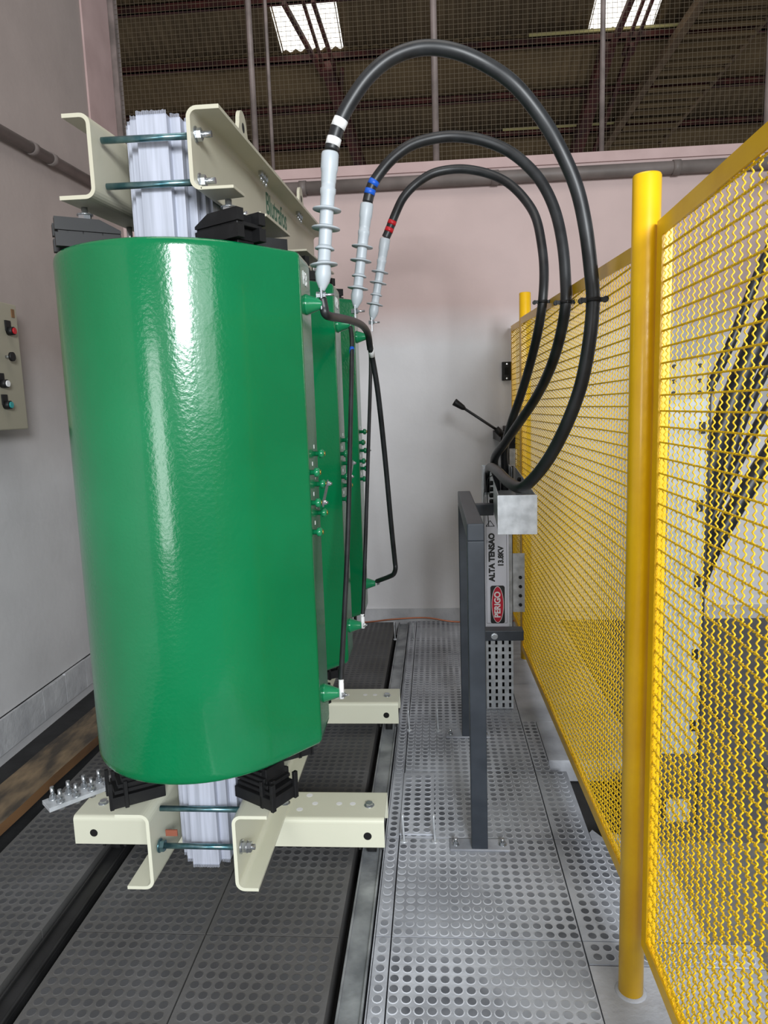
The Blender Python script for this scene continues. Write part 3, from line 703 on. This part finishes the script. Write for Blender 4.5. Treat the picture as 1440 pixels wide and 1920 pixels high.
# ================================================================ YELLOW FENCE
def wires(y0, y1, zb, zt, spy, spz, hi, x, parent, amp=.0024, r=.0022):
    """crimped woven wires between y0,y1; zb/zt are functions of y"""
    import itertools
    per = spz/2.5; V = []; Fc = []
    def strand(pts, nrm):
        k = len(V); m = 4
        for (px, py, pz) in pts:
            if nrm == 'z':
                for a in range(m): V.append((px+r*math.cos(a*PI/2+.4), py+r*math.sin(a*PI/2+.4), pz))
            else:
                for a in range(m): V.append((px+r*math.cos(a*PI/2+.4), py, pz+r*math.sin(a*PI/2+.4)))
        for i in range(len(pts)-1):
            for a in range(m):
                a2 = (a+1) % m; Fc.append((k+i*m+a, k+i*m+a2, k+(i+1)*m+a2, k+(i+1)*m+a))
    i = 0; y = y0+spy/2; nsm = 6 if hi else 4
    while y < y1:
        a, c = zb(y), zt(y); n = int((c-a)/per*nsm); ph = PI*(i % 2)
        strand([(x+amp*math.cos(2*PI*(j/nsm)+ph), y, a+j*per/nsm) for j in range(n+1)], 'z'); y += spy; i += 1
    pery = spy/2.5; i = 0; k = 0
    zlo = min(zb(y0), zb(y1)); zhi = max(zt(y0), zt(y1)); z = zlo+spz/2; ns2 = 4
    while z < zhi:
        n = int((y1-y0)/pery*ns2); ph = PI*(i % 2)+PI/2; pts = []
        for j in range(n+1):
            yy = y0+j*pery/ns2; zz = z
            if zb(yy) <= zz <= zt(yy): pts.append((x+amp*.8*math.cos(2*PI*j/ns2+ph), yy, zz))
        if len(pts) > 1: strand(pts, 'y')
        z += spz; i += 1
    me = bpy.data.meshes.new('woven_wire'); me.from_pydata([(a-parent.location[0], b_-parent.location[1], c-parent.location[2]) for a, b_, c in V], [], Fc)
    me.materials.append(M['wire']); me.polygons.foreach_set('use_smooth', [True]*len(Fc)); me.update()
    o = bpy.data.objects.new('woven_wire', me); COL.objects.link(o); o.parent = parent; o['kind'] = 'stuff'
    return o
def panel(y0, y1, x, zb0, zb1, zt0, zt1, label, hi, bw=.038):
    t = thing('wire_fence', (x, (y0+y1)/2, min(zb0, zb1)), label, 'fence panel')
    zb = lambda y: zb0+(zb1-zb0)*(y-y0)/(y1-y0); zt = lambda y: zt0+(zt1-zt0)*(y-y0)/(y1-y0)
    def fb(p, q, lo, name):   # angle bar: flat leg facing -x and a short leg towards +x
        pass
    def quadbar(P):           # P: four (y,z)
        b = MB(); vs = [(x-.006, a, c) for a, c in P] + [(x-.001, a, c) for a, c in P]
        b.add(vs, [(0,1,2,3), (7,6,5,4), (0,4,5,1), (1,5,6,2), (2,6,7,3), (3,7,4,0)]); return b
    b = quadbar([(y0, zt(y0)-bw), (y1, zt(y1)-bw), (y1, zt(y1)), (y0, zt(y0))]); vs = [(x-.001, y0, zt(y0)), (x+.028, y0, zt(y0)), (x+.028, y1, zt(y1)), (x-.001, y1, zt(y1))]
    b.add(vs+[(a, c, e-.005) for a, c, e in vs], [(0,1,2,3), (7,6,5,4), (0,4,5,1), (1,5,6,2), (2,6,7,3), (3,7,4,0)]); b.build('top_bar', 'yellow', t)
    b = quadbar([(y0, zb(y0)), (y1, zb(y1)), (y1, zb(y1)+bw), (y0, zb(y0)+bw)]); vs = [(x-.001, y0, zb(y0)), (x+.028, y0, zb(y0)), (x+.028, y1, zb(y1)), (x-.001, y1, zb(y1))]
    b.add(vs+[(a, c, e+.005) for a, c, e in vs], [(0,1,2,3), (7,6,5,4), (0,4,5,1), (1,5,6,2), (2,6,7,3), (3,7,4,0)]); b.build('bottom_bar', 'yellow', t)
    for ya, yb, s_ in ((y0, y0+bw, 0), (y1-bw, y1, 1)):
        b = quadbar([(ya, zb(ya)+bw), (yb, zb(yb)+bw), (yb, zt(yb)-bw), (ya, zt(ya)-bw)]); e = (ya if s_ == 0 else yb-.005)
        b.box((x-.001, e, zb(e)+.005), (x+.028, e+.005, zt(e)-.005)); b.build('side_bar', 'yellow', t)
    wires(y0+.01, y1-.01, lambda y: zb(y)+.01, lambda y: zt(y)-.01, .0312, .036, hi, x+.002, t)
    return t
FX = .52
panel(.45, 1.728, FX, .20, .178, 2.03, 2.0, 'nearest yellow woven wire fence, right of the near post, cut off by the frame', True)
panel(1.84, 4.325, FX, .22, .08, 1.985, 2.10, 'long yellow woven wire fence between the two yellow posts, black cables clipped to it', False)
panel(4.43, 5.12, FX+.03, .07, .05, 2.11, 2.14, 'short yellow woven wire fence panel between the far yellow post and the back wall', False)
def post(x, y, h, r, label):
    o = MB().lathe((x, y, 0), (x, y, 1), [(0, r), (h-.006, r), (h-.001, r*.94), (h, r*.7)], 32).build('fence_post', 'yellow')
    tag(o, label, 'post')
    MB().lathe((x, y, .0), (x, y, 1), [(-.0, r*1.35), (.003, r*1.2), (.006, r*1.02)], 20).build('grout_ring', 'concrete', o)
post(.502, 1.772, 2.115, .0325, 'near round yellow fence post with a rounded top, standing on grey concrete')
post(.548, 4.372, 2.25, .034, 'far round yellow fence post close to the back wall, beside the short panel')

# ================================================================ CABLE SUPPORT STAND, TROUGH, SIGN
t = thing('support_stand', (.13, 2.85, 0), 'charcoal steel frame stand with two legs bolted to the dusty rubber floor', 'stand')
for y in (2.41, 3.30):
    MB().box((.102, y-.03, .004), (.160, y+.03, 1.145)).build('leg', 'stand', t, bevel=.003)
    o = MB().box((.022, y-.035, .004), (.24, y+.035, .012))
    o = o.build('base_plate', 'rubber_dusty', t, bevel=.006)
    for x in (.045, .215): hexbolt(o, (x, y, .012), (0, 0, 1), .012, .009, shank=.012)
MB().box((.102, 2.38, 1.145), (.160, 3.33, 1.205)).build('top_bar', 'stand', t, bevel=.004)
MB().box((.16, 3.04, 1.13), (.246, 3.10, 1.178)).build('support_arm', 'stand', t, bevel=.003)
o = MB().box((.16, 3.275, .49), (.40, 3.345, .54)).build('support_arm', 'stand', t, bevel=.003)
MB().box((.115, 3.33, .50), (.155, 3.345, .55)).build('arm_foot', 'stand', t)
hexbolt(o, (.262, 3.275, .514), (0, -1, 0), .012, .006)

# trough turned three degrees to the rails
T = Matrix.Translation((.218, 2.5, 0)) @ Matrix.Rotation(-math.radians(2.9), 4, 'Z')
t = thing('cable_trough', (.218, 2.5, 1.15), 'open galvanised sheet cable trough carried on the black stand arms, cables dropping into it', 'cable trough')
L = 1.32; W = .132; z0, z1 = 1.148, 1.283; th = .0025
MB().box((0, 0, z0), (W, L, z0+th), 0, T).build('trough_floor', 'galv', t)
MB().box((0, 0, z0), (th, L, z1), 0, T).build('trough_side', 'galv', t)
MB().box((W-th, 0, z0), (W, L, z1), 0, T).build('trough_side', 'galv', t)
MB().box((-.003, -.0025, z0-.003), (W+.003, 0, z1+.002), 0, T).build('end_cap', 'galv', t, bevel=.0008)
MB().box((0, .0, z1-.002), (W, .02, z1), 0, T).build('cap_lip', 'galv', t)
for k in range(4):
    q = T @ Vector((-.004, .62, 1.262-.027*k)); b = MB().lathe(q+Vector((.004, 0, 0)), q-Vector((.02, 0, 0)), [(0, .010), (.012, .0105), (.016, .006)], 12); b.build('black_plug', 'blackp', t)
for k in range(2):
    q = T @ Vector((W-.004, .75, 1.262-.05*k)); b = MB().lathe(q, q-Vector((.02, 0, 0)), [(0, .010), (.010, .0105), (.014, .006)], 12); b.build('black_plug', 'blackp', t)
q = T @ Vector((-.012, .62, 1.27))
MB().tube([q+Vector((.03, .1, .02)), q+Vector((.01, .02, .022)), q+Vector((-.012, 0, .0)), q+Vector((-.012, 0, -.12)), q+Vector((-.008, 0, -.2))], .002, 6, sub=4).build('tie_wire', 'blackp', t)
# vertical duct at the far end
t = thing('vertical_duct', (.30, 3.8, 0), 'vertical galvanised cable duct with slotted lower part standing on the floor', 'cable duct')
MB().box((.247, 3.70, .30), (.395, 3.703, 1.15)).build('front_sheet', 'galv', t)
MB().box((.247, 3.70, .30), (.250, 3.86, 1.28)).build('side_sheet', 'galv', t); MB().box((.392, 3.70, .30), (.395, 3.86, 1.28)).build('side_sheet', 'galv', t)
MB().box((.247, 3.857, .0), (.395, 3.86, 1.28)).build('back_sheet', 'galv', t)
# slotted lower part: strips round real slots
b = MB(); x0, x1 = .245, .385; zt_, zb_ = .43, .008; ncol, nrow = 4, 11; cw = (x1-x0)/ncol; rh = (zt_-zb_)/nrow; sw = .012; shh = rh*.62
for c in range(ncol+1):
    a = x0 if c == 0 else x0+(c-.5)*cw+sw/2; e = x1 if c == ncol else x0+(c+.5)*cw-sw/2; b.box((a, 3.60, zb_), (e, 3.6025, zt_))
for c in range(ncol):
    a = x0+(c+.5)*cw-sw/2
    for r in range(nrow+1):
        za = zb_ if r == 0 else zb_+(r-.5)*rh+shh/2; ze = zt_ if r == nrow else zb_+(r+.5)*rh-shh/2
        b.box((a, 3.60, za), (a+sw, 3.6025, ze))
b.box((x0, 3.6025, zb_), (x0+.0025, 3.70, zt_)); b.box((x1-.0025, 3.6025, zb_), (x1, 3.70, zt_))
b.build('slotted_sheet', 'galv', t, fix=False)
MB().box((x0+.004, 3.67, .005), (x1-.004, 3.68, .43)).build('duct_inside', 'hole', t)
MB().box((.395, 3.72, .50), (.46, 3.723, .82)).build('joint_plate', 'galv', t)
for k in range(4): MB().cyl((.437, 3.712, .54+.05*k), (.437, 3.72, .54+.05*k), .009, 10).build('black_plug', 'blackp', t)
# danger sign
sx0, sx1, sz0, sz1, sy = .245, .367, .452, 1.148, 3.62
t = thing('danger_sign', ((sx0+sx1)/2, sy, sz0), 'tall white warning sign reading PERIGO ALTA TENSÃO 13.8KV beneath the trough', 'sign')
MB().box((sx0, sy, sz0), (sx1, sy+.004, sz1)).build('sign_board', 'signw', t)
y_ = sy-.0006
bd = MB(); 
for a, c in (((sx0+.006, sz0+.018), (sx0+.0075, sz1-.01)), ((sx1-.0115, sz0+.018), (sx1-.010, sz1-.01)), ((sx0+.006, sz0+.018), (sx1-.010, sz0+.0195))): bd.box((a[0], y_, a[1]), (c[0], y_+.0005, c[1]))
bd.build('border_line', 'txt', t)
def rrect(x0, x1, z0_, z1_, r, k=5):
    P = []
    for cx, cz, a0 in ((x1-r, z1_-r, 0), (x0+r, z1_-r, PI/2), (x0+r, z0_+r, PI), (x1-r, z0_+r, 1.5*PI)):
        for i in range(k+1): a = a0+PI/2*i/k; P.append((cx+r*math.cos(a), cz+r*math.sin(a)))
    return P
MB().prism(rrect(sx0+.026, sx1-.022, .469, .672, .012), y_-.0002, y_+.0002, 'y').build('black_field', 'txt', t)
ec = ((sx0+sx1)/2+.002, .5705)
MB().prism([(ec[0]+.0315*math.cos(a*PI/24), ec[1]+.098*math.sin(a*PI/24)) for a in range(48)], y_-.0008, y_-.0003, 'y').build('white_ring', 'white', t)
MB().prism([(ec[0]+.029*math.cos(a*PI/24), ec[1]+.095*math.sin(a*PI/24)) for a in range(48)], y_-.0014, y_-.0009, 'y').build('red_oval', 'signr', t)
text('PERIGO', 'lettering', 'white', t, .043, (ec[0], y_-.002, ec[1]), (0, 0, 1), (-1, 0, 0), .0003, .0013, True, .95)
text('ALTA TENSÃO', 'lettering', 'txt', t, .040, (.281, y_-.001, .822), (0, 0, 1), (-1, 0, 0), .0003, .0021, True, .97)
text('13.8KV', 'lettering', 'txt', t, .037, (.327, y_-.001, .826), (0, 0, 1), (-1, 0, 0), .0003, .0019, True, .97)
bd = MB(); c0 = (.273, .985)
for a, c in (((0, .03), (-.02, 0)), ((0, .03), (.022, 0)), ((-.02, 0), (.022, 0))):
    p = Vector((c0[0]+a[0], y_-.001, c0[1]+a[1])); q = Vector((c0[0]+c[0], y_-.001, c0[1]+c[1])); bd.tube([p, q], .0016, 6)
bd.build('warning_triangle', 'txt', t)

# upright pins beside the rail
for k, (x, y, h_) in enumerate(((-.146, 2.432, .10), (-.031, 2.432, .10), (-.158, 3.35, .10), (-.014, 3.345, .11), (-.306, 4.76, .12), (-.176, 4.757, .11))):
    b = MB().tube([(x, y, .004), (x-.002, y+.002, h_*.5), (x-.004, y+.004, h_), (x-.002, y+.012, h_+.004)], .0042, 8, sub=3); b.cyl((x, y, .0), (x, y, .008), .012, 12)
    o = b.build('lifting_pin', 'galv')
    near = ('front', 'middle', 'back')[k//2]; side = ('left', 'right')[k % 2]
    tag(o, '%s thin upright steel pin of the %s pair beside the right floor rail' % (side, near), 'pin', 'upright pins in the floor')
# copper earth wire along the back wall
b = MB().tube([(-.9, WY-.05, .012), (-.55, WY-.08, .02), (-.35, WY-.1, .045), (-.1, WY-.1, .055), (.1, WY-.12, .03), (.3, WY-.1, .02), (.6, WY-.08, .02)], .006, 8, sub=6)
tag(b.build('copper_earth_wire', 'copper'), 'thin bare copper earth wire lying along the foot of the back wall', 'wire')
# plank across the trench on the left
P0 = Vector((-1.775, 1.2, 0)); T = Matrix.Translation((-1.895, 2.0, -.045)) @ Matrix.Rotation(math.radians(-5), 4, 'Z') @ Matrix.Rotation(math.radians(2.2), 4, 'X')
b = MB(); n = 14; vs = []
for i in range(n+1):
    y = -.9+3.1*i/n; w0 = -.10+random.uniform(-.006, .006); w1 = .10+random.uniform(-.006, .006)
    vs += [T @ Vector((w0, y, 0)), T @ Vector((w1, y, 0)), T @ Vector((w1, y, .045)), T @ Vector((w0, y, .045))]
for i in range(n):
    a = i*4
    b.add([vs[a+k] for k in range(8)], [(0, 1, 5, 4)], 0); b.add([vs[a+k] for k in range(8)], [(1, 2, 6, 5)], 1)
    b.add([vs[a+k] for k in range(8)], [(2, 3, 7, 6)], 0); b.add([vs[a+k] for k in range(8)], [(3, 0, 4, 7)], 1)
b.add(vs[:4], [(0, 1, 2, 3)], 1); b.add(vs[-4:], [(3, 2, 1, 0)], 1)
tag(b.build('wooden_plank', ['wood', 'wood_edge']), 'long weathered wooden plank lying over the dark trench beside the left wall', 'plank')
T = Matrix.Translation((-1.62, 1.7, -.06)) @ Matrix.Rotation(math.radians(-30), 4, 'Z')
tag(MB().box((-.35, -.1, 0), (.1, .12, .03), 0, T).build('wooden_board', 'wood', bevel=.003), 'short piece of wooden board under the near end of the long plank', 'board')

# ================================================================ BEHIND THE FENCE
t = thing('cable_riser_duct', (.9, 2.75, 0), 'tall galvanised riser duct standing behind the nearest fence panel', 'cable duct')
yy = 2.52
MB().box((.805, yy, .31), (.935, yy+.004, 1.62)).build('duct_cover', 'galv_dull', t); MB().box((.80, yy+.004, .0), (.803, yy+.13, 1.7)).build('duct_side', 'galv_dull', t)
MB().box((.935, yy-.004, .03), (.942, yy+.004, 1.66)).build('duct_edge', 'raildark', t)
o = MB().box((.795, yy-.003, 1.60), (.925, yy, 1.73)).build('joint_plate', 'box', t)
for x in (.815, .90):
    for z in (1.62, 1.66, 1.71): MB().cyl((x, yy-.009, z), (x, yy-.003, z), .007, 10).build('black_plug', 'blackp', o)
for k in range(5): MB().box((.905, yy-.006, .40+.27*k), (.925, yy, .44+.27*k)).build('clip', 'blackp', t)
MB().box((.83, yy, .04), (.915, yy+.004, .13)).build('duct_foot', 'galv_dull', t)
t = thing('black_upright', (.81, 2.6, 0), 'black steel upright between the near yellow post and the galvanised riser duct', 'upright')
MB().box((.74, 2.53, .0), (.798, 2.59, 1.09)).build('post_tube', 'blackp', t, bevel=.003)
MB().box((.742, 2.535, 1.16), (.79, 2.54, 1.35)).build('grey_plate', 'galv', t)
MB().box((.735, 2.53, 1.35), (.80, 2.56, 1.39)).build('bracket', 'blackp', t); MB().box((.735, 2.53, 1.09), (.80, 2.56, 1.16)).build('bracket', 'blackp', t)
RC_ = [([(2.5, 5.14, 3.02), (2.1, 4.5, 2.98), (1.72, 3.5, 2.62), (1.47, 3.35, 2.22), (1.33, 3.34, 1.85), (1.20, 3.32, 1.55), (1.13, 3.3, 1.2), (1.12, 3.3, .6), (1.12, 3.3, .02)], .021, 'thinnest and leftmost black cable of the bundle sloping behind the fence'),
       ([(2.75, 5.12, 2.95), (2.4, 4.5, 2.85), (1.95, 3.5, 2.52), (1.64, 3.4, 2.15), (1.50, 3.4, 1.93), (1.34, 3.4, 1.52), (1.245, 3.4, 1.15), (1.21, 3.4, .85), (1.19, 3.4, .4), (1.19, 3.4, .02)], .05, 'thick black cable sleeve, second from the left in the bundle behind the fence'),
       ([(2.95, 5.14, 2.80), (2.55, 4.5, 2.68), (2.02, 3.7, 2.35), (1.70, 3.55, 1.95), (1.51, 3.52, 1.62), (1.38, 3.5, 1.25), (1.29, 3.5, .98), (1.24, 3.5, .6), (1.23, 3.5, .02)], .026, 'third black cable from the left in the bundle behind the fence'),
       ([(3.1, 5.14, 2.65), (2.7, 4.5, 2.48), (2.10, 3.75, 2.12), (1.78, 3.62, 1.78), (1.58, 3.6, 1.48), (1.42, 3.58, 1.15), (1.32, 3.58, .88), (1.26, 3.58, .5), (1.25, 3.58, .02)], .024, 'fourth black cable from the left in the bundle behind the fence'),
       ([(3.3, 5.12, 2.45), (2.9, 4.6, 2.28), (2.2, 3.9, 1.85), (1.90, 3.76, 1.62), (1.68, 3.72, 1.30), (1.50, 3.7, 1.0), (1.37, 3.7, .72), (1.30, 3.7, .4), (1.29, 3.7, .02)], .045, 'lowest and rightmost thick black cable of the bundle behind the fence')]
for pts, r, lab in RC_:
    o = MB().tube(pts, r, 16, sub=8).build('power_cable', 'cable'); tag(o, lab, 'cable', 'black cables behind the fence')
